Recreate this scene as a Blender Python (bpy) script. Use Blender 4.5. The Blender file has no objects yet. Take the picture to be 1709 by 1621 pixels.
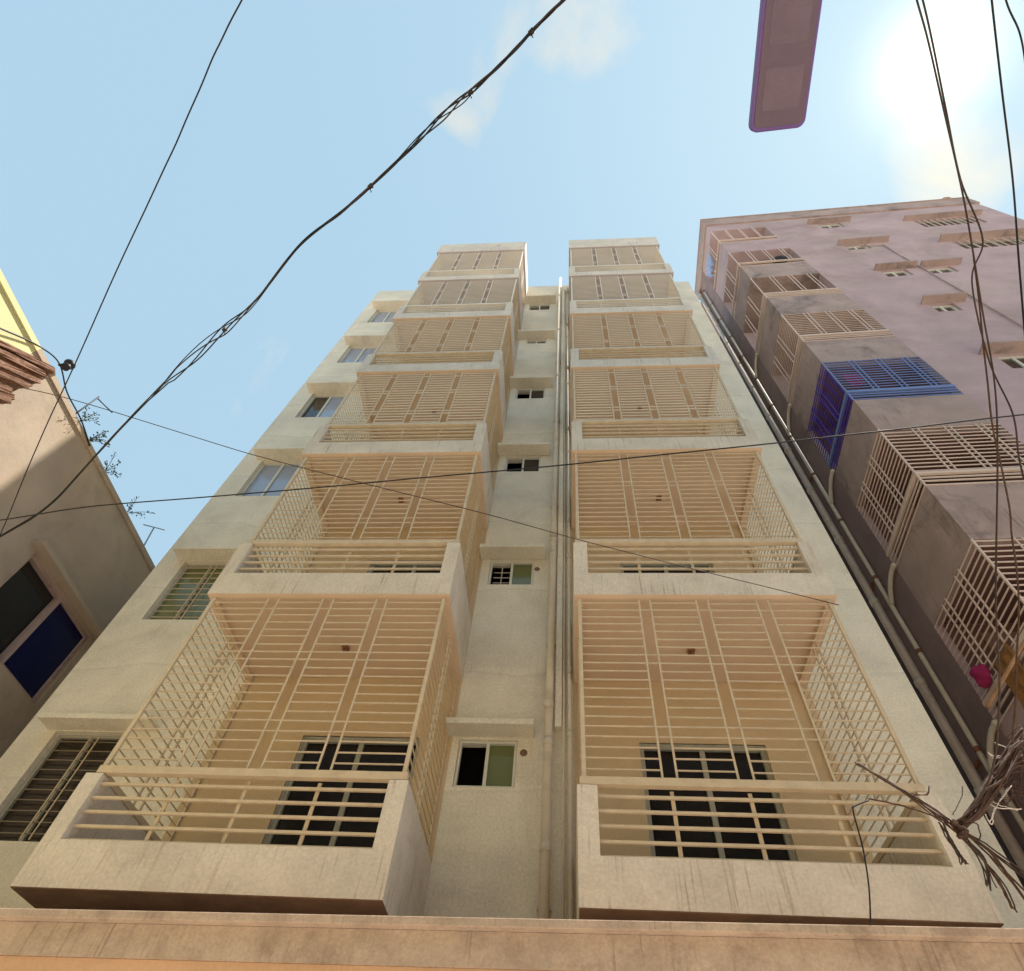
import bpy, bmesh, math, random
from mathutils import Vector, Matrix
random.seed(7)
R = math.radians
sc = bpy.context.scene
col = sc.collection

# ------------------------------------------------------------------ camera
ZB = 3.385                      # underside of the first balcony slab above the street
cam_d = bpy.data.cameras.new('camera')
cam = bpy.data.objects.new('camera', cam_d)
col.objects.link(cam)
sc.camera = cam
pit, roll, yaw = 0.8989, 0.0874, 0.1129
fw = Vector((-math.sin(yaw)*math.cos(pit), math.cos(yaw)*math.cos(pit), math.sin(pit)))
rt = Vector((math.cos(yaw), math.sin(yaw), 0)); up = rt.cross(fw)
r2 = rt*math.cos(roll)+up*math.sin(roll); u2 = up*math.cos(roll)-rt*math.sin(roll)
m = Matrix((r2, u2, -fw)).transposed().to_4x4()
m.translation = Vector((0, -5.5288, 1.6))
cam.matrix_world = m
cam_d.sensor_width = 36.0; cam_d.sensor_fit = 'HORIZONTAL'
cam_d.lens = 1052.2441/1709*36
cam_d.shift_x = -(871.69-854.5)/1709
cam_d.shift_y = (934.56-810.5)/1709
cam_d.clip_start = 0.05; cam_d.clip_end = 3000

# ------------------------------------------------------------------ sky, sun, exposure
SUN = Vector((0.407, 0.018, 0.913)).normalized()
sun_el = math.asin(SUN.z); sun_az = math.atan2(SUN.x, SUN.y)      # azimuth clockwise from +Y
world = bpy.data.worlds.new('World'); sc.world = world
world.use_nodes = True
nt = world.node_tree; nt.nodes.clear()
def N(t, tree=nt, **kw):
    n = tree.nodes.new(t)
    for k, v in kw.items(): setattr(n, k, v)
    return n
sky = N('ShaderNodeTexSky', sky_type='NISHITA'); sky.sun_disc = False
sky.sun_elevation = sun_el; sky.sun_rotation = sun_az
sky.air_density = 1.0; sky.dust_density = 0.1; sky.ozone_density = 1.2; sky.altitude = 10
tc = N('ShaderNodeTexCoord')
mp = N('ShaderNodeMapping'); mp.inputs['Scale'].default_value = (1, 1, 1.0)
nz = N('ShaderNodeTexNoise'); nz.inputs['Scale'].default_value = 5.0; nz.inputs['Detail'].default_value = 8; nz.inputs['Roughness'].default_value = 0.56
nz.inputs['Distortion'].default_value = 0.5
cr = N('ShaderNodeValToRGB'); cr.color_ramp.elements[0].position = 0.69; cr.color_ramp.elements[1].position = 0.95
cr.color_ramp.elements[0].color = (0,0,0,1); cr.color_ramp.elements[1].color = (1,1,1,1)
nz2 = N('ShaderNodeTexNoise'); nz2.inputs['Scale'].default_value = 1.3; nz2.inputs['Detail'].default_value = 3
# thin bright haze round the sun (the aureole of a hazy day)
vd = N('ShaderNodeVectorMath', operation='DOT_PRODUCT'); vd.inputs[1].default_value = SUN
p1 = N('ShaderNodeMath', operation='POWER'); p1.inputs[1].default_value = 12
p2 = N('ShaderNodeMath', operation='POWER'); p2.inputs[1].default_value = 160
p3 = N('ShaderNodeMath', operation='POWER'); p3.inputs[1].default_value = 800
mx = N('ShaderNodeMath', operation='MAXIMUM'); mx.inputs[1].default_value = 0.0
haze = N('ShaderNodeMixRGB'); haze.inputs[0].default_value = .93; haze.inputs[2].default_value = (2.12,3.12,3.85,1)
cloud = N('ShaderNodeMixRGB'); cloud.inputs[2].default_value = (3.9,3.75,3.3,1)
cm = N('ShaderNodeMath', operation='MULTIPLY'); cm.inputs[1].default_value = .85
glow = N('ShaderNodeMixRGB', blend_type='ADD'); glow.inputs[0].default_value = 1
g1 = N('ShaderNodeMath', operation='MULTIPLY'); g1.inputs[1].default_value = 0.8
g2 = N('ShaderNodeMath', operation='MULTIPLY_ADD'); g2.inputs[1].default_value = 0.35
g3 = N('ShaderNodeMath', operation='MULTIPLY_ADD'); g3.inputs[1].default_value = 4.0
gc = N('ShaderNodeMixRGB', blend_type='MULTIPLY'); gc.inputs[0].default_value = 1; gc.inputs[1].default_value = (1.0, 0.94, 0.66, 1)
bg = N('ShaderNodeBackground'); bg.inputs['Strength'].default_value = 0.1
wo = N('ShaderNodeOutputWorld')
L = nt.links.new
L(tc.outputs['Generated'], mp.inputs['Vector']); L(mp.outputs[0], nz.inputs['Vector']); L(mp.outputs[0], nz2.inputs['Vector'])
L(tc.outputs['Generated'], vd.inputs[0]); L(vd.outputs['Value'], mx.inputs[0])
for p in (p1, p2, p3): L(mx.outputs[0], p.inputs[0])
L(p1.outputs[0], g1.inputs[0]); L(p2.outputs[0], g2.inputs[0]); L(g1.outputs[0], g2.inputs[2])
L(p3.outputs[0], g3.inputs[0]); L(g2.outputs[0], g3.inputs[2]); L(g3.outputs[0], gc.inputs[2])
# where the thin clouds lie: high overhead to the north, and below the sun
acc = nz.outputs['Fac']
for (dx,dy,dz,ex,am) in ((.03,-.015,1,260,.36),(-.10,-.03,1,300,.16),(-.13,.053,.98,900,.2),(.43,.11,.89,300,.30),(.478,.14,.869,400,.24)):
    v_ = N('ShaderNodeVectorMath', operation='DOT_PRODUCT'); v_.inputs[1].default_value = Vector((dx,dy,dz)).normalized()
    a_ = N('ShaderNodeMath', operation='MAXIMUM'); a_.inputs[1].default_value = 0
    q_ = N('ShaderNodeMath', operation='POWER'); q_.inputs[1].default_value = ex
    s_ = N('ShaderNodeMath', operation='MULTIPLY_ADD'); s_.inputs[1].default_value = am
    L(tc.outputs['Generated'], v_.inputs[0]); L(v_.outputs['Value'], a_.inputs[0]); L(a_.outputs[0], q_.inputs[0]); L(q_.outputs[0], s_.inputs[0]); L(acc, s_.inputs[2]); acc = s_.outputs[0]
L(acc, cr.inputs[0]); L(cr.outputs[0], cm.inputs[0])
L(sky.outputs[0], haze.inputs[1]); L(haze.outputs[0], cloud.inputs[1]); L(cm.outputs[0], cloud.inputs[0])
L(cloud.outputs[0], glow.inputs[1]); L(gc.outputs[0], glow.inputs[2]); L(glow.outputs[0], bg.inputs['Color']); L(bg.outputs[0], wo.inputs[0])

sl = bpy.data.lights.new('sun', 'SUN'); sl.energy = 4.1; sl.angle = R(0.53); sl.color = (1.0, 0.95, 0.88)
so = bpy.data.objects.new('sun', sl); col.objects.link(so)
so.rotation_euler = SUN.to_track_quat('Z', 'Y').to_euler(); so.location = SUN*60
sc.view_settings.view_transform = 'Standard'; sc.view_settings.look = 'None'
sc.view_settings.gamma = 1.0; sc.view_settings.use_curve_mapping = False
sc.view_settings.exposure = 1.15
sc.render.engine = 'CYCLES'
sc.cycles.max_bounces = 8; sc.cycles.diffuse_bounces = 5

# ------------------------------------------------------------------ helpers
def tag(o, label=None, cat=None, group=None, kind=None):
    for k, v in (('label', label), ('category', cat), ('group', group), ('kind', kind)):
        if v: o[k] = v
    return o
def link(name, data, parent=None, loc=(0,0,0), kind=None):
    o = bpy.data.objects.new(name, data); col.objects.link(o)
    o.location = loc
    if parent is not None: o.parent = parent
    if kind: o['kind'] = kind
    return o
def empty(name, loc=(0,0,0), rz=0.0):
    o = link(name, None, None, loc); o.rotation_euler = (0,0,rz); o.empty_display_size = .3
    return o
class MB:
    """collects boxes, prisms and tubes into ONE mesh"""
    def __init__(s): s.v = []; s.f = []; s.smooth = []
    def box(s, x0, x1, y0, y1, z0, z1):
        if x0 > x1: x0, x1 = x1, x0
        if y0 > y1: y0, y1 = y1, y0
        n = len(s.v)
        s.v += [(x,y,z) for z in (z0,z1) for (x,y) in ((x0,y0),(x1,y0),(x1,y1),(x0,y1))]
        s.f += [tuple(n+i for i in q) for q in ((0,3,2,1),(4,5,6,7),(0,1,5,4),(1,2,6,5),(2,3,7,6),(3,0,4,7))]
        return s
    def quad(s, *p):
        n = len(s.v); s.v += list(p); s.f.append(tuple(range(n, n+len(p)))); return s
    def prism(s, pts, z0, z1):            # pts counter-clockwise in plan
        n = len(s.v); k = len(pts)
        s.v += [(x,y,z0) for x,y in pts]+[(x,y,z1) for x,y in pts]
        s.f.append(tuple(n+i for i in reversed(range(k)))); s.f.append(tuple(n+k+i for i in range(k)))
        for i in range(k): j=(i+1)%k; s.f.append((n+i,n+j,n+k+j,n+k+i))
        return s
    def tube(s, pts, r, seg=8, caps=True, taper=None):
        pts = [Vector(p) for p in pts]; n0 = len(s.v); k = len(pts)
        ref = None
        for i, p in enumerate(pts):
            t = (pts[min(i+1,k-1)]-pts[max(i-1,0)]).normalized()
            if ref is None: ref = t.orthogonal().normalized()
            ref = (ref - t*ref.dot(t)).normalized(); b = t.cross(ref)
            rr = r if taper is None else r*(1+(taper-1)*i/(k-1))
            for q in range(seg):
                a = 2*math.pi*q/seg
                s.v.append(tuple(p+(ref*math.cos(a)+b*math.sin(a))*rr))
        for i in range(k-1):
            for q in range(seg):
                q2=(q+1)%seg
                s.f.append((n0+i*seg+q, n0+i*seg+q2, n0+(i+1)*seg+q2, n0+(i+1)*seg+q))
                s.smooth.append(len(s.f)-1)
        if caps:
            s.f.append(tuple(n0+q for q in reversed(range(seg)))); s.f.append(tuple(n0+(k-1)*seg+q for q in range(seg)))
        return s
    def ball(s, c, r, sx=1, sy=1, sz=1, nu=12, nv=8):
        n0=len(s.v); c=Vector(c)
        for i in range(nv+1):
            th=math.pi*i/nv
            for q in range(nu):
                a=2*math.pi*q/nu
                s.v.append((c.x+r*sx*math.sin(th)*math.cos(a), c.y+r*sy*math.sin(th)*math.sin(a), c.z+r*sz*math.cos(th)))
        for i in range(nv):
            for q in range(nu):
                q2=(q+1)%nu; s.f.append((n0+i*nu+q, n0+(i+1)*nu+q, n0+(i+1)*nu+q2, n0+i*nu+q2)); s.smooth.append(len(s.f)-1)
        return s
    def mesh(s, name, mat):
        me = bpy.data.meshes.new(name); me.from_pydata(s.v, [], s.f)
        if s.smooth:
            fl=[False]*len(s.f)
            for i in s.smooth: fl[i]=True
            me.polygons.foreach_set('use_smooth', fl)
        me.materials.append(mat); me.update(); return me
    def build(s, name, mat, parent=None, loc=(0,0,0), kind=None):
        return link(name, s.mesh(name, mat), parent, loc, kind)
def jitter(me, amt, seed=0):
    rnd = random.Random(seed)
    for v in me.vertices: v.co += Vector((rnd.uniform(-amt,amt), rnd.uniform(-amt,amt), rnd.uniform(-amt,amt)))
def bevel(o, w=.01, n=2):
    bm = bmesh.new(); bm.from_mesh(o.data)
    bmesh.ops.remove_doubles(bm, verts=bm.verts, dist=1e-5)
    bmesh.ops.bevel(bm, geom=[e for e in bm.edges if len(e.link_faces)==2 and e.calc_face_angle(0) > .5], offset=w, segments=n, affect='EDGES', profile=.6)
    bm.to_mesh(o.data); bm.free(); return o
def smoothline(pts, n=6):
    P=[Vector(p) for p in pts]; out=[]
    for i in range(len(P)-1):
        a=P[max(i-1,0)]; b=P[i]; c=P[i+1]; d=P[min(i+2,len(P)-1)]
        for k in range(n):
            t=k/n
            out.append(.5*((2*b)+(c-a)*t+(2*a-5*b+4*c-d)*t*t+(3*b-a-3*c+d)*t**3))
    out.append(P[-1]); return out
def wall_cells(mb, f, u0, u1, z0, z1, holes, depth, maxcell=99):
    """front face of a wall with rectangular holes and their reveals; f(u, z, d) -> point, d = depth behind the face.
    Its normal must come out of  du x dz."""
    us = sorted({u0,u1,*[h[0] for h in holes],*[h[1] for h in holes]}); zs = sorted({z0,z1,*[h[2] for h in holes],*[h[3] for h in holes]})
    for a,b in zip(us,us[1:]):
        for c,d in zip(zs,zs[1:]):
            mu,mz=(a+b)/2,(c+d)/2
            if any(h[0]<mu<h[1] and h[2]<mz<h[3] for h in holes): continue
            mb.quad(f(a,c,0),f(b,c,0),f(b,d,0),f(a,d,0))
    for h in holes:
        a,b,c,d=h[:4]; D=depth
        mb.quad(f(a,c,0),f(a,c,D),f(b,c,D),f(b,c,0)) ; mb.quad(f(a,d,0),f(b,d,0),f(b,d,D),f(a,d,D))
        mb.quad(f(a,c,0),f(a,d,0),f(a,d,D),f(a,c,D)) ; mb.quad(f(b,c,0),f(b,c,D),f(b,d,D),f(b,d,0))

# ------------------------------------------------------------------ materials
def mat(name, base, rough=.85, var=.10, vscale=1.2, tint=None, grain=.05, gscale=60, bump=.15, streak=0, scol=(.1,.08,.06), stain=0, stcol=(.16,.14,.12), stscale=.7, spec=.3, metallic=0, band=0, local=False):
    M = bpy.data.materials.new(name); M.use_nodes = True
    t = M.node_tree; t.nodes.clear(); Lk = t.links.new
    def n(ty, **kw):
        q = t.nodes.new(ty)
        for k,v in kw.items(): setattr(q,k,v)
        return q
    out = n('ShaderNodeOutputMaterial'); b = n('ShaderNodeBsdfPrincipled'); Lk(b.outputs[0], out.inputs[0])
    b.inputs['Roughness'].default_value = rough; b.inputs['Metallic'].default_value = metallic
    b.inputs['Specular IOR Level'].default_value = spec
    if local: src = n('ShaderNodeTexCoord').outputs['Object']
    else: src = n('ShaderNodeNewGeometry').outputs['Position']
    n1 = n('ShaderNodeTexNoise'); n1.inputs['Scale'].default_value=vscale; n1.inputs['Detail'].default_value=6; n1.inputs['Roughness'].default_value=.6
    Lk(src, n1.inputs['Vector'])
    r1 = n('ShaderNodeMapRange'); r1.inputs[1].default_value=.3; r1.inputs[2].default_value=.7; r1.inputs[3].default_value=1-var; r1.inputs[4].default_value=1+var
    Lk(n1.outputs['Fac'], r1.inputs[0])
    n2 = n('ShaderNodeTexNoise'); n2.inputs['Scale'].default_value=gscale; n2.inputs['Detail'].default_value=3
    Lk(src, n2.inputs['Vector'])
    r2_ = n('ShaderNodeMapRange'); r2_.inputs[1].default_value=.3; r2_.inputs[2].default_value=.7; r2_.inputs[3].default_value=1-grain; r2_.inputs[4].default_value=1+grain
    Lk(n2.outputs['Fac'], r2_.inputs[0])
    mm = n('ShaderNodeMath', operation='MULTIPLY'); Lk(r1.outputs[0], mm.inputs[0]); Lk(r2_.outputs[0], mm.inputs[1])
    sh = n('ShaderNodeVectorMath', operation='SCALE'); Lk(mm.outputs[0], sh.inputs['Scale'])
    if tint:
        n3 = n('ShaderNodeTexNoise'); n3.inputs['Scale'].default_value=.55; n3.inputs['Detail'].default_value=4; Lk(src, n3.inputs['Vector'])
        mr = n('ShaderNodeMapRange'); mr.inputs[1].default_value=.38; mr.inputs[2].default_value=.62; Lk(n3.outputs['Fac'], mr.inputs[0])
        mixt = n('ShaderNodeMixRGB'); mixt.inputs[1].default_value=(*base,1); mixt.inputs[2].default_value=(*tint,1); Lk(mr.outputs[0], mixt.inputs[0]); cur = mixt.outputs[0]
    else:
        rgb = n('ShaderNodeRGB'); rgb.outputs[0].default_value=(*base,1); cur = rgb.outputs[0]
    if stain:
        n4 = n('ShaderNodeTexNoise'); n4.inputs['Scale'].default_value=stscale; n4.inputs['Detail'].default_value=9; n4.inputs['Roughness'].default_value=.68; n4.inputs['Distortion'].default_value=.6
        Lk(src, n4.inputs['Vector'])
        m4 = n('ShaderNodeMapRange'); m4.inputs[1].default_value=.52; m4.inputs[2].default_value=.72; m4.inputs[4].default_value=stain; Lk(n4.outputs['Fac'], m4.inputs[0])
        x4 = n('ShaderNodeMixRGB'); x4.inputs[2].default_value=(*stcol,1); Lk(cur, x4.inputs[1]); Lk(m4.outputs[0], x4.inputs[0]); cur = x4.outputs[0]
    if band:       # faint horizontal lifts left by the plasterers, one a storey or so, wandering a little
        sp = n('ShaderNodeSeparateXYZ'); Lk(src, sp.inputs[0])
        nb = n('ShaderNodeTexNoise'); nb.inputs['Scale'].default_value=.9; Lk(src, nb.inputs['Vector'])
        ma = n('ShaderNodeMath', operation='MULTIPLY_ADD'); ma.inputs[1].default_value=.5; Lk(nb.outputs['Fac'], ma.inputs[0]); Lk(sp.outputs['Z'], ma.inputs[2])
        dv = n('ShaderNodeMath', operation='DIVIDE'); dv.inputs[1].default_value=1.5; Lk(ma.outputs[0], dv.inputs[0])
        fr = n('ShaderNodeMath', operation='FRACT'); Lk(dv.outputs[0], fr.inputs[0])
        rb = n('ShaderNodeValToRGB'); e=rb.color_ramp.elements
        e[0].position=0; e[0].color=(1,1,1,1); e[1].position=1; e[1].color=(1,1,1,1)
        q=e.new(.47); q.color=(1,1,1,1); q=e.new(.5); q.color=(1-band,)*3+(1,); q=e.new(.515); q.color=(1+band*.6,)*3+(1,); q=e.new(.6); q.color=(1,1,1,1)
        Lk(fr.outputs[0], rb.inputs[0])
        xb = n('ShaderNodeMixRGB', blend_type='MULTIPLY'); xb.inputs[0].default_value=1; Lk(cur, xb.inputs[1]); Lk(rb.outputs[0], xb.inputs[2]); cur=xb.outputs[0]
    if streak:     # thin dark rain streaks
        mpp = n('ShaderNodeMapping'); mpp.inputs['Scale'].default_value=(48,48,1.6); Lk(src, mpp.inputs[0])
        n5 = n('ShaderNodeTexNoise'); n5.inputs['Scale'].default_value=1; n5.inputs['Detail'].default_value=3; Lk(mpp.outputs[0], n5.inputs['Vector'])
        n6 = n('ShaderNodeTexNoise'); n6.inputs['Scale'].default_value=2.2; n6.inputs['Detail'].default_value=3; Lk(src, n6.inputs['Vector'])
        m5 = n('ShaderNodeMapRange'); m5.inputs[1].default_value=.56; m5.inputs[2].default_value=.68; Lk(n5.outputs['Fac'], m5.inputs[0])
        m6 = n('ShaderNodeMapRange'); m6.inputs[1].default_value=.40; m6.inputs[2].default_value=.66; m6.inputs[4].default_value=streak; Lk(n6.outputs['Fac'], m6.inputs[0])
        m7 = n('ShaderNodeMath', operation='MULTIPLY'); Lk(m5.outputs[0], m7.inputs[0]); Lk(m6.outputs[0], m7.inputs[1])
        x5 = n('ShaderNodeMixRGB'); x5.inputs[2].default_value=(*scol,1); Lk(cur, x5.inputs[1]); Lk(m7.outputs[0], x5.inputs[0]); cur=x5.outputs[0]
    Lk(cur, sh.inputs[0]); Lk(sh.outputs[0], b.inputs['Base Color'])
    if bump:
        n8 = n('ShaderNodeTexNoise'); n8.inputs['Scale'].default_value=9; n8.inputs['Detail'].default_value=8; n8.inputs['Roughness'].default_value=.65; Lk(src, n8.inputs['Vector'])
        bp = n('ShaderNodeBump'); bp.inputs['Strength'].default_value=bump; bp.inputs['Distance'].default_value=.02
        Lk(n8.outputs['Fac'], bp.inputs['Height']); Lk(bp.outputs[0], b.inputs['Normal'])
    return M
def glass(name, base, rough=.04, spec=.6, var=.0):
    M = mat(name, base, rough=rough, var=var, grain=0, bump=0, spec=spec)
    t=M.node_tree; b=[q for q in t.nodes if q.type=='BSDF_PRINCIPLED'][0]; b.inputs['IOR'].default_value=1.5
    nn=t.nodes.new('ShaderNodeTexNoise'); nn.inputs['Scale'].default_value=1.3
    g=t.nodes.new('ShaderNodeNewGeometry'); t.links.new(g.outputs['Position'], nn.inputs['Vector'])
    bp=t.nodes.new('ShaderNodeBump'); bp.inputs['Strength'].default_value=.05; bp.inputs['Distance'].default_value=.03
    t.links.new(nn.outputs['Fac'], bp.inputs['Height']); t.links.new(bp.outputs[0], b.inputs['Normal'])
    return M
M = dict(
 plaster = mat('plaster_facade', (.73,.66,.525), var=.10, vscale=1.6, tint=(.66,.60,.48), stain=.55, stcol=(.46,.41,.33), stscale=1.1, band=.08, bump=.45, grain=.10, gscale=40, streak=.25, scol=(.40,.34,.26)),
 parapet = mat('parapet_plaster', (.66,.58,.48), var=.10, vscale=2.4, tint=(.60,.53,.44), streak=.65, scol=(.26,.19,.14), bump=.3, stain=.35, stcol=(.36,.28,.20), stscale=1.8, grain=.09, gscale=45),
 peach = mat('peach_paint', (.62,.46,.33), var=.07, vscale=1.2, tint=(.60,.435,.295), grain=.03, bump=.08),
 golden = mat('golden_tan_paint', (.58,.43,.265), var=.08, vscale=1.2, tint=(.54,.39,.225), grain=.05, bump=.1),
 peachup = mat('flare_greyed_peach_paint', (.48,.405,.39), var=.05, vscale=1.2, tint=(.44,.37,.355), grain=.03, bump=.08),  # upper floors: greying veil of lens flare put into the peach colour
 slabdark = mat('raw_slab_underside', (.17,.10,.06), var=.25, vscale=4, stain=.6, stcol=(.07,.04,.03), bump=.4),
 cream = mat('cream_enamel', (.56,.445,.30), rough=.5, var=.10, vscale=7, bump=0, spec=.35, stain=.35, stcol=(.36,.22,.12), stscale=6),
 creamw = mat('pale_enamel', (.66,.60,.50), rough=.5, var=.08, bump=0, spec=.35),
 rust = mat('rusty_iron', (.22,.10,.05), rough=.8, var=.3, vscale=20),
 pipe = mat('painted_pvc_pipe', (.60,.53,.42), rough=.75, var=.08, vscale=5, bump=.05, stain=.3, stcol=(.25,.22,.16), stscale=3),
 alu = mat('white_window_frame', (.62,.60,.52), rough=.4, var=.05, bump=0),
 alug = mat('grey_window_frame', (.36,.34,.27), rough=.45, var=.06, bump=0),
 glass = glass('dark_window_glass', (.012,.012,.012)),
 gglass = glass('greenish_window_glass', (.13,.15,.055), rough=.12),
 bglass = glass('blue_window_glass', (.002,.004,.045), rough=.10, spec=.3),
 dglass = glass('door_glass', (.012,.010,.010), rough=.12, spec=.22),
 skyglass = glass('sky_reflection_glass', (.27,.32,.41), rough=.07, spec=.9),  # bright sky reflection put into the pale base colour
 wornalu = mat('dark_rod', (.05,.05,.06), rough=.6, bump=0),
 brglass = glass('brown_window_glass', (.030,.022,.014), rough=.15, spec=.3),
 creamd = mat('dusty_bar_paint', (.22,.17,.12), rough=.6, bump=0),
 pipel = mat('pale_pvc_pipe', (.55,.47,.40), rough=.85, var=.12, vscale=2, bump=.05, stain=.5, stcol=(.25,.19,.15), stscale=2),
 dark = mat('unlit_room_black', (.02,.016,.014), bump=0),
 curtain = mat('brown_curtain', (.16,.11,.07), var=.3, vscale=9, bump=.3),
 orange = mat('orange_paint', (.60,.37,.22), var=.08, tint=(.56,.34,.20), bump=.15),
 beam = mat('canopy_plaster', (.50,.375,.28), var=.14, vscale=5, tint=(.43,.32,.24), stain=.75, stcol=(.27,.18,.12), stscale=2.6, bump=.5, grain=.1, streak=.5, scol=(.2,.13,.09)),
 pink = mat('flare_mauve_plaster', (.44,.31,.315), var=.15, vscale=.9, tint=(.41,.30,.28), stain=.6, stcol=(.27,.18,.17), stscale=.6, bump=.35, band=.05),  # pinkness of lens flare put into the plaster colour
 pinkp = mat('stained_parapet', (.37,.27,.235), var=.16, vscale=1.5, stain=.8, stcol=(.09,.07,.065), stscale=1.1, bump=.35, streak=.5, scol=(.07,.05,.05)),
 duct = mat('shade_dark_duct_wall', (.055,.03,.028), var=.2, bump=.3),  # recess behind the pipes, its shade put into the dark colour
 dim = mat('shade_brown_paint', (.15,.075,.060), var=.25, stain=.5, stcol=(.06,.035,.03), bump=.2),  # shade inside the lower corner balconies, painted as dark brown
 flank = mat('shaded_flank_plaster', (.25,.175,.165), var=.15, stain=.6, stcol=(.14,.09,.08), bump=.3, band=.06),  # darker copy of the mauve plaster, the flank's shade put into the colour
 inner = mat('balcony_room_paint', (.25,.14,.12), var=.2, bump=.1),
 creamr = mat('cream_grille_paint', (.62,.47,.38), rough=.5, var=.1, bump=0),
 blue = mat('blue_grille_paint', (.14,.20,.42), rough=.45, var=.1, bump=0),
 violet = mat('violet_grille_paint', (.07,.04,.34), rough=.45, var=.1, bump=0),
 tan = mat('tan_plaster', (.39,.295,.20), var=.12, tint=(.36,.29,.225), stain=.6, stcol=(.22,.17,.12), stscale=.8, bump=.3),
 ochre = mat('ochre_plaster', (.55,.48,.38), var=.08, bump=.2),
 yellow = mat('pale_yellow_plaster', (.62,.58,.30), var=.07, stain=.25, stcol=(.35,.34,.16), stscale=1.5, bump=.2),
 brown = mat('weathered_brown_board', (.19,.095,.055), var=.35, vscale=9, bump=.7, stain=.7, stcol=(.42,.26,.17), stscale=5),
 cable = mat('black_cable', (.012,.011,.012), rough=.5, var=.1, bump=0),
 cable2 = mat('faded_cable', (.05,.030,.022), rough=.6, var=.2, bump=0),
 twine = mat('old_bark_twine', (.08,.042,.028), rough=.9, var=.4, vscale=30, bump=.5),
 white = mat('pale_string', (.62,.55,.50), rough=.8, var=.1, bump=0),
 lamp = mat('lamp_housing', (.125,.085,.12), rough=.5, var=.07, vscale=5, bump=.0),  # mauve cast of lens flare put into the housing colour
 rim = mat('lamp_fringe_rim', (.15,.08,.28), rough=.45, var=.05, bump=0),  # violet colour fringing of the lens painted onto the rim
 lens = mat('lamp_lens', (.14,.095,.13), rough=.25, var=.12, vscale=4, bump=0),
 steel = mat('galvanised_steel', (.32,.33,.34), rough=.5, var=.1, bump=0, metallic=.6),
 concrete = mat('street_concrete', (.55,.50,.44), var=.15, vscale=.6, stain=.5, stcol=(.22,.19,.16), bump=.3),
 leaf = mat('leaf', (.06,.10,.03), rough=.6, var=.3, vscale=20, bump=0),
 magenta = mat('magenta_cloth', (.30,.018,.09), var=.15, vscale=12, bump=.3),
 mustard = mat('mustard_cloth', (.26,.12,.035), var=.3, vscale=12, bump=.3),
 bluecloth = mat('pale_blue_cloth', (.30,.38,.55), var=.3, vscale=14, bump=.3),
 blackp = mat('black_plastic', (.02,.018,.022), rough=.5, var=.2, bump=0),
 bamboo = mat('bamboo_pole', (.24,.14,.08), var=.25, vscale=8),
)

# ------------------------------------------------------------------ ground
g = MB(); g.quad((-400,-400,0),(400,-400,0),(400,400,0),(-400,400,0))
tag(g.build('ground', M['concrete']), kind='structure')

# ------------------------------------------------------------------ the beige apartment building
XL, XR, ZT = -5.98, 3.76, ZB+19.07
bld = empty('apartment_building')
tag(bld, 'beige seven-storey block with two columns of barred peach balconies, filling the middle', 'building')
holes=[]; H=3.0
LW=[(-5.59,-4.81,ZB+H*k+.955,ZB+H*k+2.19) for k in range(6)]
TW=[(-1.12,-.51,ZB+1.63,ZB+2.18)]+[(-1.075,-.455,ZB+H*k+1.67,ZB+H*k+2.2) for k in range(1,6)]
TW[4]=(-1.0,-.5,ZB+12+1.95,ZB+12+2.2)
DL=[(-2.80,-1.53,ZB+H*k+.12,ZB+H*k+2.19) for k in range(6)]
DR=[(.74,2.0,ZB+H*k+.12,ZB+H*k+2.18) for k in range(6)]
def bal_x(side, s): return -1.195-s if side=='L' else .075+s
BW=2.57; BD=1.306
w = MB()
f0 = lambda u,z,d: (u, d, z)
wall_cells(w, f0, XL, XR, 0.0, ZT, LW+TW+DL+DR, .14)
w.quad((XR,0,0),(XR,11,0),(XR,11,ZT),(XR,0,ZT)); w.quad((XL,0,0),(XL,0,ZT),(XL,11,ZT),(XL,11,0))
w.quad((XL,11,0),(XL,11,ZT),(XR,11,ZT),(XR,11,0)); w.quad((XL,0,ZT),(XR,0,ZT),(XR,11,ZT),(XL,11,ZT))
w.build('wall', M['plaster'], bld)
# painted inner walls of the balconies, 5 mm proud of the wall
for side, D in (('L',DL),('R',DR)):
    a,b = sorted((bal_x(side,.0),bal_x(side,BW)))
    for k in range(6):
        q=MB(); wall_cells(q, lambda u,z,d:(u,-.005+d,z), a, b, ZB+H*k+.12, ZB+H*k+H-.006, [D[k]], .02)
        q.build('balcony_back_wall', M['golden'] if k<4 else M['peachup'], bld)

def window(parent, x0,x1,z0,z1, fr, gl, mull=1, y=.09, left_open=False, t=.035, frame2=True, z_off=0):
    """sliding window set in the reveal: frame with two panes as sub-parts"""
    f=MB(); 
    f.box(x0+.004,x0+t,y-.03,y+.03,z0+.004,z1-.004); f.box(x1-t,x1-.004,y-.03,y+.03,z0+.004,z1-.004)
    f.box(x0+t,x1-t,y-.03,y+.03,z0+.004,z0+t); f.box(x0+t,x1-t,y-.03,y+.03,z1-t,z1-.004)
    n=mull+1; W_=(x1-x0-2*t)
    for i in range(1,n):
        xm=x0+t+W_*i/n; f.box(xm-t*.55,xm+t*.55,y-.022,y+.026,z0+t,z1-t)
    o=f.build('window', fr, parent)
    for i in range(n):
        a=x0+t+W_*i/n; b=x0+t+W_*(i+1)/n
        if left_open and i==0: continue
        p=MB(); p.box(a+.003,b-.003,y+.004,y+.010,z0+t,z1-t)
        p.build('pane', gl[i] if isinstance(gl,(list,tuple)) else gl, o)
    return o
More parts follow.
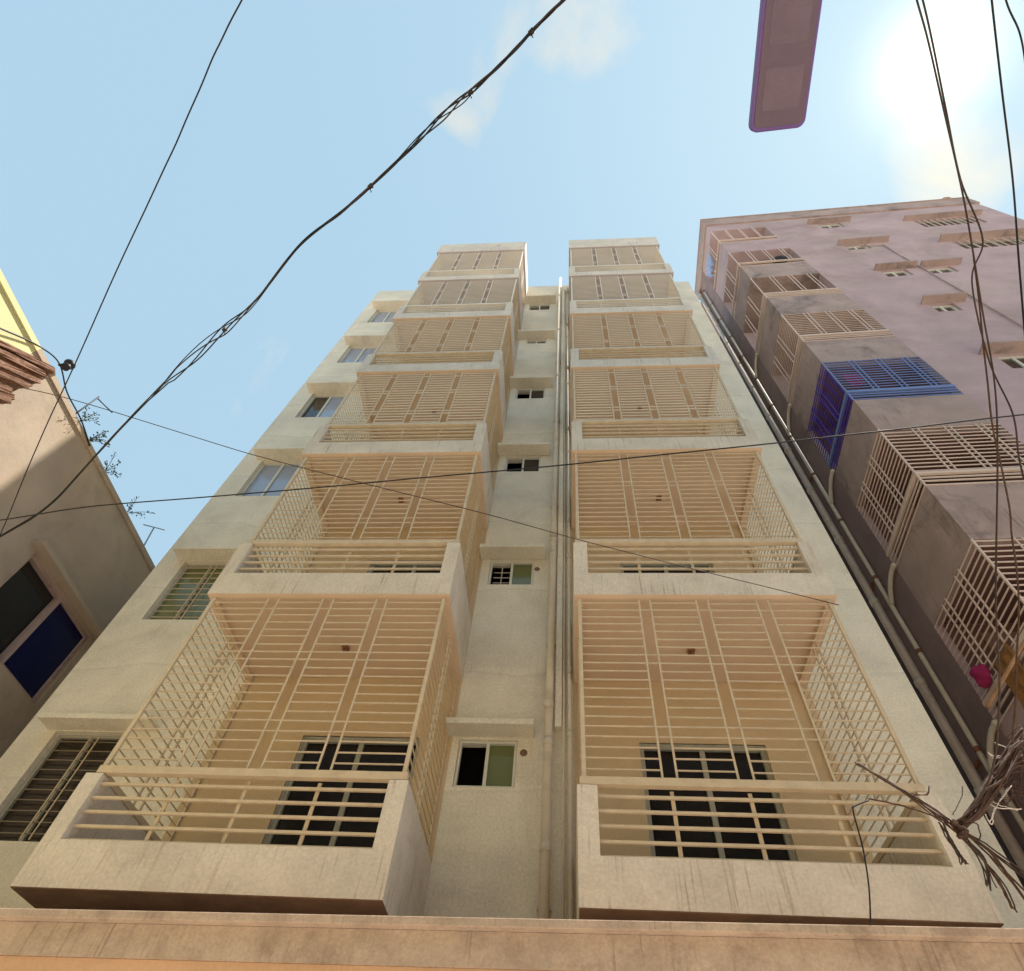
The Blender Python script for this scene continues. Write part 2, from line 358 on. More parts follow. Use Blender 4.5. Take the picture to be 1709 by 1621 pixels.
# staircase-side windows left of the balconies, with their inner security bars and sunshades
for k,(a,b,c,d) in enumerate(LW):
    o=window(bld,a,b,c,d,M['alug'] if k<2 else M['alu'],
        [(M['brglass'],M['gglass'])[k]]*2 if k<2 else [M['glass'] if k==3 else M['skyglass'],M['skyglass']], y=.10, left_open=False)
    zs=[c+.10+i*.115 for i in range(10)]
    if k in (0,1):
        for z in zs:
            q=MB(); q.box(a+.05,b-.05,.052,.062,z,z+.010); q.build('window_bar', M['creamd'] if k==0 else M['cream'], o)
        for xx in (.34,.42):
            q=MB(); q.box(a+(b-a)*xx*1.5,a+(b-a)*xx*1.5+.012,.040,.051,c+.04,d-.04); q.build('window_bar', M['cream'], o)
    s=MB(); s.box(-5.70,-4.45,-.22,-.002,d+.012,d+.075); s.build('sunshade', M['plaster'], bld)
for k,(a,b,c,d) in enumerate(TW):
    o=window(bld,a,b,c,d,M['alu'],[M['glass'],M['gglass'] if k<2 else M['glass']],y=.05,left_open=True,t=.03)
    if k in (1,):
        for i in range(4):
            q=MB(); q.box(a+.05,a+.30,.115,.123,c+.06+i*.11,c+.07+i*.11); q.build('window_bar', M['white'], o)
        q=MB(); q.box(a+.16,a+.17,.10,.112,c+.03,d-.03); q.build('window_bar', M['white'], o)
    x0,x1=(-1.25,-.34) if k==0 else (-1.22,-.30)
    ch=MB(); ch.box(x0,x1,-.235,-.002,ZB+H*k+2.215,ZB+H*k+2.285); bevel(ch.build('sunshade', M['plaster'], bld),.008,2)
for D,side in ((DL,'L'),(DR,'R')):
    for k,(a,b,c,d) in enumerate(D):
        o=window(bld,a,b,c,d,M['alug'],M['dglass'],y=.07,t=.045)
# black sheet painted as the darkness of the rooms behind the open sashes
q=MB(); q.box(-1.3,-.3,.6,.62,ZB,ZT-.2); q.build('room_dark_sheet', M['dark'], bld)

# balconies ---------------------------------------------------------------
POSTS=[.055,.642,.752,1.202,1.316,1.784,1.897,2.480]
BAYS=[(.07,.642),(.752,1.202),(1.316,1.784),(1.897,2.462)]
cache={}
def unit(name,key,m_,fn):
    if key not in cache:
        b=MB(); fn(b); cache[key]=b.mesh(name,m_)
    return cache[key]
def make_balcony(side,k):
    CM=M['cream'] if k<4 else M['creamw']
    m_=-1 if side=='L' else 1
    X=lambda s: m_*s
    B=MB()
    B.box(0,X(BW),-BD,-BD+.11,0,.335)                      # front upstand
    B.box(0,X(.15),-BD,-BD+.11,.335,.87); B.box(X(2.43),X(BW),-BD,-BD+.11,.335,.87)
    B.box(0,X(.10),-BD+.11,-.006,0,.87); B.box(X(BW-.10),X(BW),-BD+.11,-.006,0,.87)
    B.box(X(.10),X(BW-.10),-BD+.11,-.006,0,.12)
    x0=bal_x(side,0)
    o=B.build('balcony', M['parapet'], bld, (x0,0,ZB+H*k))
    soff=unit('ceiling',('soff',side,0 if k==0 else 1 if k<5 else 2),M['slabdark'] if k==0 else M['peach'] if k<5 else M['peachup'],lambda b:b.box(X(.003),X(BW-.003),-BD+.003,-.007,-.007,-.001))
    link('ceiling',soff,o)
    if k:
        for s_ in (0,BW-.10):
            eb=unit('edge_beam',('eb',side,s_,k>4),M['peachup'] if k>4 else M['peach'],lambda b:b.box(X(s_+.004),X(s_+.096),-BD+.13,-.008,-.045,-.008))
            link('edge_beam',eb,o)
    lb=unit('low_rail',('lb',side,k>3),CM,lambda b:b.box(X(.151),X(2.429),-.010,.010,-.011,.011))
    for z in (.350,.457,.571,.685,.802): link('low_rail',lb,o,(0,-BD+.045,z))
    lv=unit('low_upright',('lv',side,k>3),CM,lambda b:b.box(-.014,.014,-.006,.006,-.265,.265))
    for s in (.70,1.265,1.84): link('low_upright',lv,o,(X(s),-BD+.068,.60))
    tr=unit('top_rail',('tr',side,k>3),CM,lambda b:b.box(X(.02),X(2.50),-.028,.028,-.035,.03))
    link('top_rail',tr,o,(0,-BD+.035,.915))
    for i,s in enumerate(POSTS):
        hw=.016 if i in (0,7) else .008
        pm=unit('grille_post',('post',hw,k>3),CM,lambda b:b.box(-hw,hw,-hw*.8,hw*.8,.945,2.96))
        link('grille_post',pm,o,(X(s),-BD+.04,0))
    bar=.0065
    for i in range(20):
        z=1.03+.099*i
        full=i in (3,4,11,12,18)
        rows=[(.07,2.462)] if full else BAYS
        for (a,b2) in rows:
            if k<2:
                bm_=unit('grille_bar',('bar',side,a,b2,k>3),CM,lambda b:b.box(X(a),X(b2),-.0055,.0055,-.005,.005))
                gb=link('grille_bar',bm_,o,(0,-BD+.040,z+random.uniform(-.003,.003))); gb.rotation_euler=(0,R(random.uniform(-.22,.22)),0)
            else:
                STUFF.box(x0+X(a),x0+X(b2),-BD+.034,-BD+.046,ZB+H*k+z-bar,ZB+H*k+z+bar)
    for s in (.055,2.480):
        for i in range(20):
            z=1.03+.099*i
            if k<3:
                bm_=unit('side_bar',('sbar',k>3),CM,lambda b:b.box(-.005,.005,-BD+.046,-.012,-.005,.005))
                link('side_bar',bm_,o,(X(s),0,z))
            else: STUFF2.box(x0+X(s)-.007,x0+X(s)+.007,-BD+.046,-.012,ZB+H*k+z-bar,ZB+H*k+z+bar)
        for y in (-.62,-.73,-.02):
            bm_=unit('side_post',('spost',k>3),CM,lambda b:b.box(-.009,.009,-.009,.009,.871,2.96))
            link('side_post',bm_,o,(X(s),y,0))
        bm_=unit('side_rail',('srail',k>3),CM,lambda b:b.box(-.02,.02,-BD+.070,-.012,.872,.925))
        link('side_rail',bm_,o,(X(s),0,0))
    # ceiling light box hanging from the slab above
    lx=1.25
    c_=MB(); c_.box(X(lx)-.035,X(lx)+.035,-.56,-.49,2.955,2.992); c_.tube([(X(lx),-.525,2.955),(X(lx)+.01,-.53,2.925)],.018,8)
    c_.build('ceiling_light_box', M['rust'], o)
    return o
STUFF=MB(); STUFF2=MB()
for k in range(6):
    for side in 'LR': make_balcony(side,k)
STUFF.build('upper_grille_bars', M['creamw'], bld, kind='stuff')
STUFF2.build('upper_side_bars', M['cream'], bld, kind='stuff')
for side in 'LR':
    m_=-1 if side=='L' else 1
    B=MB(); B.box(0,m_*BW,-BD,-BD+.12,0,.96); B.box(0,m_*.12,-BD+.12,-.006,0,.96); B.box(m_*(BW-.12),m_*BW,-BD+.12,-.006,0,.96); B.box(m_*.12,m_*(BW-.12),-BD+.12,-.006,0,.12)
    o=B.build('roof_parapet', M['parapet'], bld, (bal_x(side,0),0,ZB+18))
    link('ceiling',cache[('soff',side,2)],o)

# drainpipes --------------------------------------------------------------
p=MB(); p.tube([(-.19,-.10,0),(-.19,-.10,ZB+19.5)],.044,14); o=p.build('drainpipe', M['pipe'], bld)
for z in [ZB-.2,ZB+1.0,ZB+2.1]+[ZB+H*k+2.55 for k in range(1,6)]+[ZB+5.2]:
    c_=MB(); c_.tube([(-.19,-.10,z-.045),(-.19,-.10,z+.045)],.052,14); c_.build('pipe_collar', M['pipe'], o)
for k in range(0,6):
    c_=MB(); c_.box(-.25,-.13,-.056,-.003,ZB+H*k+.5,ZB+H*k+.53); c_.build('pipe_clamp', M['pipe'], o)
c_=MB(); c_.ball((-.195,-.145,ZB+2.55),.062); c_.build('cleanout_cap', M['pipe'], o)
c_=MB(); c_.ball((-.20,-.15,ZB+5.62),.05,1,1,.7); c_.build('cleanout_cap', M['pipe'], o)
p=MB(); p.tube([(-.035,-.055,0),(-.035,-.055,ZB+18.3)],.013,8); p.build('conduit', M['pipe'], bld)
p=MB(); p.box(-.125,-.055,-.09,-.003,ZB+2.30,ZB+18.6); p.build('pipe_casing', M['plaster'], bld)
p=MB(); p.tube([(.030,-.045,0),(.030,-.045,ZB+18.6)],.022,10); o=p.build('drainpipe', M['pipe'], bld)
for k in range(6):
    c_=MB(); c_.tube([(.03,-.045,ZB+H*k+3.07),(.03,-.13,ZB+H*k+3.09)],.022,10); c_.build('pipe_stub', M['pipe'], o)
    c_=MB(); c_.tube([(.03,-.045,ZB+H*k+2.2),(.03,-.045,ZB+H*k+2.28)],.029,10); c_.build('pipe_collar', M['pipe'], o)
for (x,z) in ((-.44,ZB+2.03),(-.41,ZB+5.0)):
    c_=MB(); c_.ball((x,-.004,z),.035,1.1,.35,1.2,10,6); c_.build('patched_hole', M['slabdark'], bld)

# ground-floor block with its canopy ----------------------------------------
def cy(x): return -2.135-.0437*(x+.0)
def strip(y_in, z0, z1):
    b=MB(); b.prism([(-6.4,cy(-6.4)+y_in),(4.4,cy(4.4)+y_in),(4.4,-.004),(-6.4,-.004)],z0,z1); return b
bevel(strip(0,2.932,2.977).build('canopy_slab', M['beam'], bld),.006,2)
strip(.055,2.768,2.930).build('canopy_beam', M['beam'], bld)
strip(.070,0,2.766).build('ground_floor_wall', M['orange'], bld)

# ------------------------------------------------------------------ the mauve building on the right
TH=-.042; A=(5.043,-.607,0)
rb = empty('apartment_building', A, TH)
tag(rb, 'mauve plastered block on the right with grilled corner balconies stacked up its edge', 'building')
ZR=[6.8+H*k for k in range(7)]; ZR=[6.85,9.82,12.68,15.62,18.78,21.85,24.85]
opens=[(z-.33,z+t_) for z,t_ in zip(ZR,(1.38,1.42,1.45,1.5,1.5,1.38,1.5))]
U=1.83; V=1.5; TOP=28.05
rh=[]
small=[(3.50,4.22,25.45,26.1),(3.33,3.98,22.45,23.0),(3.31,3.95,19.5,20.08),(4.40,5.06,19.5,20.06),(3.28,3.80,16.6,17.12),(3.12,3.80,13.3,13.98)]
big=[(6.35,8.2,24.5,25.5),(6.2,8.5,21.6,22.5)]
w=MB(); ff=lambda u,z,d:(u,d,z)
wall_cells(w, ff, U, 9.2, 0, 27.2, small+big, .18)
w.quad((9.2,0,0),(9.2,9,0),(9.2,9,27.2),(9.2,0,27.2)); w.quad((U,9,27.2),(U,0,27.2),(9.2,0,27.2),(9.2,9,27.2)); w.quad((9.2,9,0),(U,9,0),(U,9,27.2),(9.2,9,27.2))
w.quad((U,0,0),(U,0,27.2),(U,V,27.2),(U,V,0))
w.quad((0,V,0),(U,V,0),(U,V,27.2),(0,V,27.2))
w.quad((0,V,27.2),(U,V,27.2),(U,9,27.2),(0,2.55,27.2))
w.build('wall', M['pink'], rb)
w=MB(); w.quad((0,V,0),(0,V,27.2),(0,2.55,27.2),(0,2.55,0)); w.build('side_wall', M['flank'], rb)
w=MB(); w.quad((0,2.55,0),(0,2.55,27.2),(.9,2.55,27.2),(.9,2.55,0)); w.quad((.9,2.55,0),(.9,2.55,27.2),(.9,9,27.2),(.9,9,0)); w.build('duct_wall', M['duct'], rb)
# parapet round the roof with a thin coping
pr=MB(); pr.box(-.05,9.25,-.05,.10,27.2,TOP); pr.box(-.05,.10,.10,2.55,27.2,TOP); pr.build('roof_parapet', M['pinkp'], rb)
pr=MB(); pr.box(-.08,9.28,-.08,.13,TOP,TOP+.06); pr.box(-.08,.13,.13,2.6,TOP,TOP+.06); pr.build('coping', M['pinkp'], rb)
pr=MB(); pr.tube([(8.6,.1,TOP+.06),(8.6,.1,TOP+.2)],.22,14); pr.build('roof_tank_lid', M['pinkp'], rb)
# lower wing to the right
w=MB(); w.box(9.202,15,.0,8,0,23.9); w.build('wing_wall', M['pink'], rb)
w=MB(); w.box(9.204,15.05,-.08,.3,23.902,24.25); w.build('wing_parapet', M['pinkp'], rb)
prev=0
edges=[0]+[x for o_ in opens for x in o_]+[27.2]
for i in range(0,len(edges),2):
    z0,z1=edges[i],edges[i+1]
    b=MB(); b.box(0,U-.002,0,.12,z0,z1); b.box(0,.12,.12,V-.002,z0,z1)
    b.box(.12,U-.002,.12,V-.002,max(z0,z1-.9 if i else z1-1.2),max(z0,z1-.9 if i else z1-1.2)+.0001+.12)
    top_slab=MB(); b.box(.12,U-.002,.12,V-.002,z0+.001,z0+.10) if i else None
    b.build('corner_parapet', M['pinkp'] if 0<i<len(edges)-4 else M['pink'], rb)
grm=[M['creamr'],M['creamr'],M['blue'],M['creamr'],M['creamr'],M['creamr'],M['creamr']]
labs=[None]*7
RU=MB()
for k,(z0,z1) in enumerate(opens):
    mt=grm[k]; sm=M['violet'] if k==2 else mt
    h=MB(); zr=ZR[k]
    h.box(-.02,U,-.022,.02,zr-.03,zr+.03); h.box(-.02,.02,.022,V,zr-.03,zr+.03)
    g_=h.build('balcony_grille', mt, rb)
    if k==2: g_['label']='bright blue and violet painted corner grille'
    def piece(nm,x0,x1,y0,y1,za,zb,mm):
        q=MB(); q.box(x0,x1,y0,y1,za,zb); return q.build(nm,mm,g_)
    piece('grille_post',-.012,.012,-.012,.012,z0,z1-.002,mt)
    for z in (z0+.02,zr-.20,zr-.11):
        if k<5 or z<zr-.25:
            piece('low_rail',.014,U,-.01,.008,z-.012,z+.012,mt); piece('low_rail',-.01,.008,.014,V,z-.012,z+.012,sm)
    for f_ in ((.27,.32),(.54,.59),(.81,.86)) if k<6 else ((.25,.28),(.5,.53),(.75,.78)):
        for u in f_: piece('grille_post',U*u-.009,U*u+.009,-.012,.004,zr+.031,z1-.002,mt)
    for f_ in ((.32,.40),(.66,.74)):
        for v in f_: piece('grille_post',-.012,.004,V*v-.009,V*v+.009,zr+.031,z1-.002,sm)
    if k<4:
        n_=13
        for i in range(n_):
            z=zr+.10+(z1-zr-.12)*i/(n_-1)-.02
            th_=.009 if k<3 else .006
            piece('grille_bar',.013,U,-.006,.006,z-th_,z+th_,mt); piece('grille_bar',-.006,.006,.013,V,z-th_,z+th_,sm)
# balcony rooms
for k,(z0,z1) in enumerate(opens):
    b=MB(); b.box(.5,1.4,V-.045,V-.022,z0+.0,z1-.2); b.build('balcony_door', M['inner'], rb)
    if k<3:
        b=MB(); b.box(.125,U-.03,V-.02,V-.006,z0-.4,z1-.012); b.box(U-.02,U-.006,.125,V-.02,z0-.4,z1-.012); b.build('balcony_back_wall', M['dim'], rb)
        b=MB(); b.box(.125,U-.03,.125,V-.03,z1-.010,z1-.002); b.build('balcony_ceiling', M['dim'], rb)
# windows and sunshades of the front
for (a,b,c,d) in small: window(rb,a,b,c,d,M['alu'],M['glass'],y=.08,t=.05,mull=1)
for (a,b,c,d) in big:
    o=window(rb,a,b,c,d,M['alug'],M['glass'],y=.10,t=.05,mull=3)
    n_=9
    for i in range(n_):
        q=MB(); u=a+.05+(b-a-.1)*(i+.5)/n_; q.box(u-.012,u+.012,.0,.02,c+.01,d-.01); q.build('window_bar', M['creamr'], o)
for (a,b,z,pj) in ((3.2,4.6,26.14,.17),(3.2,4.65,23.04,.17),(3.2,4.25,20.12,.17),(4.35,5.35,20.10,.17),(3.15,4.1,17.16,.19),(2.9,4.1,14.02,.22),(6.1,8.5,25.55,.16),(5.9,8.9,22.55,.2)):
    q=MB(); q.box(a,b,-pj,-.002,z,z+.07); q.build('sunshade', M['pinkp'], rb)
# pipes on its front and flank
q=MB(); q.tube([(4.33,-.03,22.6),(4.33,-.03,12)],.015,8); q.tube([(4.33,-.03,22.6),(3.7,-.03,22.62)],.014,8); q.build('waste_pipe', M['pinkp'], rb)
q=MB(); q.tube([(-.085,2.30,0),(-.085,2.30,27.3)],.062,14); o=q.build('drainpipe', M['pipel'], rb)
for i in range(16):
    z=1.0+i*1.72; q=MB(); q.tube([(-.085,2.30,z-.05),(-.085,2.30,z+.05)],.074,14); q.build('pipe_collar', M['pipe'], o)
    if i%2: q=MB(); q.box(-.04,-.003,2.16,2.44,z+.3,z+.36); q.build('pipe_clamp', M['rust'], o)
q=MB(); q.tube([(-.06,1.99,0),(-.06,1.99,26.2)],.033,10); o=q.build('drainpipe', M['pipe'], rb)
for i in range(16):
    z=1.6+i*1.65; q=MB(); q.tube([(-.06,1.99,z-.035),(-.06,1.99,z+.035)],.041,10); q.build('pipe_collar', M['rust'], o)
for (z0,z1) in opens[:5]:
    q=MB(); q.tube(smoothline([(-.045,V-.05,z0+.02),(-.05,V+.1,z0+.0),(-.055,1.8,z0-.12),(-.058,1.97,z0-.30)],4),.036,10); q.ball((-.045,V-.05,z0+.02),.045); q.build('balcony_spout', M['pipe'], rb)

# ------------------------------------------------------------------ things on the right-hand balconies
def rw(u,v,z): 
    c,s=math.cos(TH),math.sin(TH); return (A[0]+u*c-v*s, A[1]+u*s+v*c, z)
def cloth(name, c, w_, h_, d_, m_, label, cat, seed, vdir=True):
    rnd=random.Random(seed); b=MB(); nx,nz_=9,10
    grid=[]
    for j in range(nz_+1):
        for i in range(nx+1):
            a=(i/nx-.5)*w_*(1-.35*(j/nz_)**2*(1 if seed%2 else .3)); z=-h_*j/nz_ + rnd.uniform(-.01,.01)
            o_=math.sin(i*1.9+seed)*d_*.5*(.3+j/nz_)+rnd.uniform(-.01,.01)
            grid.append((o_,a,z) if vdir else (a,o_,z))
    n=len(b.v); b.v+=grid
    for j in range(nz_):
        for i in range(nx): q=n+j*(nx+1)+i; b.f.append((q,q+1,q+nx+2,q+nx+1)); b.smooth.append(len(b.f)-1)
    o=b.build(name,m_,None,rw(*c)); o.rotation_euler=(0,0,TH)
    sm=o.modifiers.new('thick','SOLIDIFY'); sm.thickness=.012
    return tag(o,label,cat)
b=MB(); b.ball((0,0,0),.105,.7,1,1.35,26,20)
from mathutils import noise as mn
b.v=[tuple(Vector(v)*(1+.55*mn.noise(Vector(v)*9+Vector((3,1,2)))+.18*mn.noise(Vector(v)*26))*(1 if v[2]<.05 else 1-.9*min(1,(v[2]-.05)/.12)*.75)) for v in b.v]
o=b.build('cloth_bag', M['magenta'], None, rw(-.09,1.14,7.02)); tag(o,'crumpled magenta cloth bag hanging on the lowest brown corner grille','bag')
cloth('hanging_cloth',(-.06,.72,6.95),.42,.75,.09,M['mustard'],'mustard cloth hung on the lowest corner grille below the magenta bag','cloth',4)
cloth('hanging_cloth',(-.07,.95,26.1),.75,.95,.12,M['bluecloth'],'pale blue laundry hung on the side of the topmost corner balcony','laundry',5)
b=MB(); b.ball((0,0,0),.2,1.2,.7,.8,12,8); b.tube([(0,0,.1),(0,0,.45)],.012,6)
o=b.build('hanging_basket', M['blackp'], None, rw(1.45,.22,22.75)); tag(o,'dark basket hanging inside the second corner balcony from the roof','basket')
cloth('hanging_cloth',(.42,.12,13.75),.3,.55,.06,M['magenta'],'small dark pink cloth hung behind the blue corner grille','cloth',7,False)
PP=[Vector(p_) for p_ in [(4.004, -1.6, 5.735), (3.374, -1.3, 5.037)]]
b=MB(); b.tube([(0,0,0),tuple((PP[0]-PP[1])*1.6)],.017,10,taper=.8)
o=b.build('bamboo_pole', M['bamboo'], None, tuple(PP[1])); tag(o,'brown bamboo pole slanting up at the right edge above the wire tangle','pole')

# ------------------------------------------------------------------ the tan house on the left
lh = empty('town_house', (-7.2,0,0))
tag(lh, 'tan and yellow plastered house at the left edge with a blue-paned window', 'house')
ZL=9.80
hw=[(-.60,1.04,6.72,8.02),(-3.6,-1.78,6.5,8.05)]
w=MB(); fl=lambda u,z,d:(-d,u,z)
wall_cells(w, fl, -2.75, 5.0, 0, ZL-.10, [hw[0]]+[(-2.6,-1.9,6.9,7.9)], .2); w.build('wall', M['tan'], lh)
w=MB(); wall_cells(w, fl, -9.0, -2.75, 0, ZL-.10, [], .2)
w.quad((0,-9,0),(0,-9,ZL-.1),(-8,-9,ZL-.1),(-8,-9,0)); w.build('yellow_wall', M['yellow'], lh)
w=MB(); w.quad((0,-9,ZL-.1),(0,5,ZL-.1),(-8,5,ZL-.1),(-8,-9,ZL-.1)); w.quad((0,5,0),(-8,5,0),(-8,5,ZL-.1),(0,5,ZL-.1)); w.quad((-8,-9,0),(-8,-9,ZL),(-8,5,ZL),(-8,5,0)); w.build('roof', M['tan'], lh)
w=MB(); w.box(-.15,.03,-9,-2.752,ZL-.098,ZL); w.build('coping', M['yellow'], lh)
w=MB(); w.box(-.15,.03,-2.75,5,ZL-.098,ZL); w.build('coping', M['tan'], lh)
def side_window(a,b,c,d,open_first=True):
    t=.055; x=-.09
    f=MB(); f.box(x-.04,x+.04,a+.003,a+t,c+.003,d-.003); f.box(x-.04,x+.04,b-t,b-.003,c+.003,d-.003); f.box(x-.04,x+.04,a+t,b-t,c+.003,c+t); f.box(x-.04,x+.04,a+t,b-t,d-t,d-.003)
    mid=(a+b)/2+.0; f.box(x-.03,x+.045,mid-.035,mid+.035,c+t,d-t)
    o=f.build('window', M['pinkp'], lh)
    q=MB(); q.box(x-.004,x+.004,mid+.036,b-t-.001,c+t,d-t); q.build('pane', M['bglass'], o)
    q=MB(); q.box(x-.05,x-.042,a+t,mid-.036,c+t,d-t); q.build('pane', M['glass'], o)
side_window(*hw[0]); 
side_window(-2.6,-1.9,6.9,7.9)
# plaster surround and sunshade of the window
w=MB(); w.box(.002,.16,-.75,1.12,8.035,8.10); w.build('sunshade', M['tan'], lh)
w=MB(); w.box(.002,.14,-3.0,-1.72,7.95,8.02); w.build('sunshade', M['brown'], lh)
# broken brown boarding hung on the wall
sp=[(-7.0, -3.243, 8.552), (-7.0, -3.119, 9.049), (-7.0, -2.981, 9.358), (-7.0, -2.653, 9.641), (-7.0, -2.557, 9.629), (-7.0, -2.567, 9.313), (-7.0, -2.543, 9.092), (-7.0, -2.543, 8.809), (-7.0, -2.514, 8.57), (-7.0, -2.45, 7.923)]
xs=[p_[1] for p_ in sp]; 
rnd=random.Random(11); 
bd=empty('broken_boarding',(-7.15,-2.9,8.7)); tag(bd,'ragged brown boarding sticking out of the yellow wall at the left edge','boarding')
for i in range(15):
    z=7.75+i*.098; st=-3.16+rnd.uniform(-.05,.03); y1=-2.50+rnd.uniform(-.07,.04)
    if z>9.0: st=-3.13+(z-9.0)*.9
    L_=(y1-st)/.70
    if z+L_*.71>9.72: L_=(9.72-z)/.71
    if L_<.1: continue
    b=MB(); b.box(0,.07+rnd.uniform(0,.09),0,L_,-.036,.036)
    o=b.build('board', M['brown'], bd, (0,st+2.9,z-8.7)); o.rotation_euler=(R(45.5+rnd.uniform(-2.5,2.5)),0,0)
    bm=bmesh.new(); bm.from_mesh(o.data); bmesh.ops.subdivide_edges(bm,edges=bm.edges,cuts=3,use_grid_fill=True); bm.to_mesh(o.data); bm.free(); jitter(o.data,.010,i)
b=MB(); b.ball((0,0,0),.075,1,1,.85,16,10); b.tube([(0,0,-.03),(0,0,-.12)],.055,12); b.tube([(0,0,0),(-.15,0,-.02)],.02,8)
o=b.build('floodlight', M['blackp'], None, (-7.07,-2.44,10.02)); tag(o,'small round dark fitting at the roof edge of the tan house','light fitting')
# roof-edge antennas
b=MB(); b.tube([(0,0,-.3),(0,0,.55)],.012,6); b.tube([(0,0,.5),(.0,.32,.66)],.010,6)
o=b.build('antenna', M['wornalu'], None, (-7.3,-1.72,10.0)); tag(o,'thin tilted rod antenna on the roof edge near the round fitting','antenna')
b=MB(); b.tube([(0,.12,-.2),(0,0,.35)],.012,6); b.tube([(0,-.20,.16),(0,.20,.56)],.010,6)
o=b.build('antenna', M['steel'], None, (-7.3,.65,10.0)); tag(o,'T-shaped antenna on the roof edge next to the beige building','antenna')
def sprig(loc,n,spread,label,seed):
    rnd=random.Random(seed); root=empty('roof_plant',loc); tag(root,label,'plant','self-sown plants along the roof edge')
    st=MB(); lf=MB()
    for i in range(n):
        tip=Vector((rnd.uniform(.05,.22),rnd.uniform(-spread,spread),rnd.uniform(.05,.32)))
        mid=tip*.5+Vector((0,0,.05)); pts=smoothline([(0,0,0),mid,tip],4); st.tube(pts,.004,4)
        for j in range(12):
            p_=Vector(pts[rnd.randrange(2,len(pts))])+Vector((rnd.uniform(-.03,.03),)*1+(rnd.uniform(-.04,.04),rnd.uniform(-.04,.04)))
            a=rnd.uniform(0,6.28); s_=rnd.uniform(.012,.026); d1=Vector((math.cos(a),math.sin(a),rnd.uniform(-.5,.5)))*s_; d2=d1.orthogonal().normalized()*s_*.5
            lf.quad(tuple(p_-d1),tuple(p_+d2),tuple(p_+d1),tuple(p_-d2))
    st.build('stem', M['twine'], root); lf.build('leaves', M['leaf'], root)
sprig((-7.2,-1.65,9.82),5,.18,'sparse green plant on the roof edge beside the tilted antenna',1)
sprig((-7.2,-1.35,9.80),6,.16,'leafy roof plant between the tilted antenna and the cable crossing',2)
sprig((-7.2,-.80,9.80),6,.2,'small roof plant halfway along the tan roof edge',3)
sprig((-7.2,-.02,9.80),5,.2,'roof plant nearest the T-shaped antenna',4)

# ------------------------------------------------------------------ street lamp
lp=empty('street_lamp',(1.05,-9.0,0)); tag(lp,'flat mauve street lamp head with rounded corners hanging over the street at the top','street lamp')
def lam(x,y,z): return (x-1.05,y+9.0,z)
b=MB()
def rounded(x0,x1,y0,y1,r,n=6):
    pts=[]
    for cx_,cy_,a0 in ((x1-r,y1-r,0),(x0+r,y1-r,90),(x0+r,y0+r,180),(x1-r,y0+r,270)):
        for i in range(n+1):
            a=R(a0+90*i/n); pts.append((cx_+r*math.cos(a),cy_+r*math.sin(a)))
    return pts
hd=empty('lamp_head_pivot'); bpy.data.objects.remove(hd)
P=rounded(-.158,.158,-.62,.30,.045)
hb=MB(); hb.prism(P,0,.075); head=hb.build('lamp_head', M['rim'], lp, lam(1.235,-5.445,6.20)); head.rotation_euler=(0,0,R(-3.4)); bevel(head,.012,2)
P2=rounded(-.140,.140,-.60,.278,.035)
q=MB(); q.prism(P2,-.006,-.001); q.build('lamp_cover', M['lamp'], head)
for (ya,yb) in ((.0,.20),(-.32,-.10)):
    q=MB(); q.prism(rounded(-.105,.105,ya,yb,.02),-.0075,-.0065); q.build('lamp_lens', M['lens'], head)
q=MB(); q.tube(smoothline([lam(1.2,-6.0,6.24),lam(1.15,-6.8,6.35),lam(1.08,-8.0,6.3),lam(1.05,-8.9,5.9),lam(1.05,-9.0,5.2)],6),.035,12); q.build('arm', M['steel'], lp)
q=MB(); q.tube([(0,0,0),(0,0,5.25)],.07,14,taper=.7); q.build('pole', M['steel'], lp)

# ------------------------------------------------------------------ cables
def cable(name,pts,r,m_,label,cat='cable',seg=6,n=8,group=None,wob=0,seed=0):
    rnd=random.Random(seed); P_=smoothline(pts,n)
    if wob:
        ph=rnd.uniform(0,6)
        P_=[p_+Vector((0,0,wob*math.sin(i*.55+ph)*math.sin(i*.13))) for i,p_ in enumerate(P_)]
    b=MB(); b.tube(P_,r,seg); o=b.build(name,m_); return tag(o,label,cat,group)
cable('overhead_cable',[(-1.781, -6.289, 7.1), (-1.996, -6.078, 7.082), (-2.143, -5.938, 7.064), (-2.326, -5.756, 7.045), (-2.498, -5.577, 7.027), (-2.764, -5.286, 7.009), (-3.049, -4.992, 6.991), (-3.605, -4.428, 6.973), (-4.625, -3.387, 6.955), (-5.273, -2.723, 6.936), (-6.077, -1.87, 6.918), (-7.017, -0.891, 6.9)],.0052,M['cable'],'thin single cable dropping steeply across the sky at the left',wob=.008)
cable('overhead_cable',[(-6.508, -2.052, 6.5), (-5.654, -2.172, 6.5), (-4.569, -2.328, 6.5), (-3.08, -2.45, 6.5), (-1.617, -2.578, 6.5), (0.286, -2.758, 6.5), (1.742, -2.91, 6.5), (2.729, -3.026, 6.5), (3.661, -3.137, 6.5), (4.254, -3.227, 6.5)],.0062,M['cable'],'thin cable running nearly level across the whole width at mid height',wob=.006,seed=2)
cable('overhead_cable',[(-7.087, -3.021, 8.3), (-6.294, -2.985, 8.0), (-5.439, -2.887, 7.8), (-4.584, -2.713, 7.6), (-3.669, -2.505, 7.4), (-2.768, -2.333, 7.2), (-0.861, -2.06, 6.75), (0.314, -1.837, 6.5), (1.475, -1.544, 6.4), (2.594, -1.33, 6.211)],.0048,M['cable2'],'thin cable slanting down from the left edge to the right balcony corner',wob=.004,seed=3)
tb=empty('cable_bundle',(-1.641, -4.733, 6.8)); tag(tb,'thick twisted bundle of dark cables crossing the sky diagonally','cable bundle')
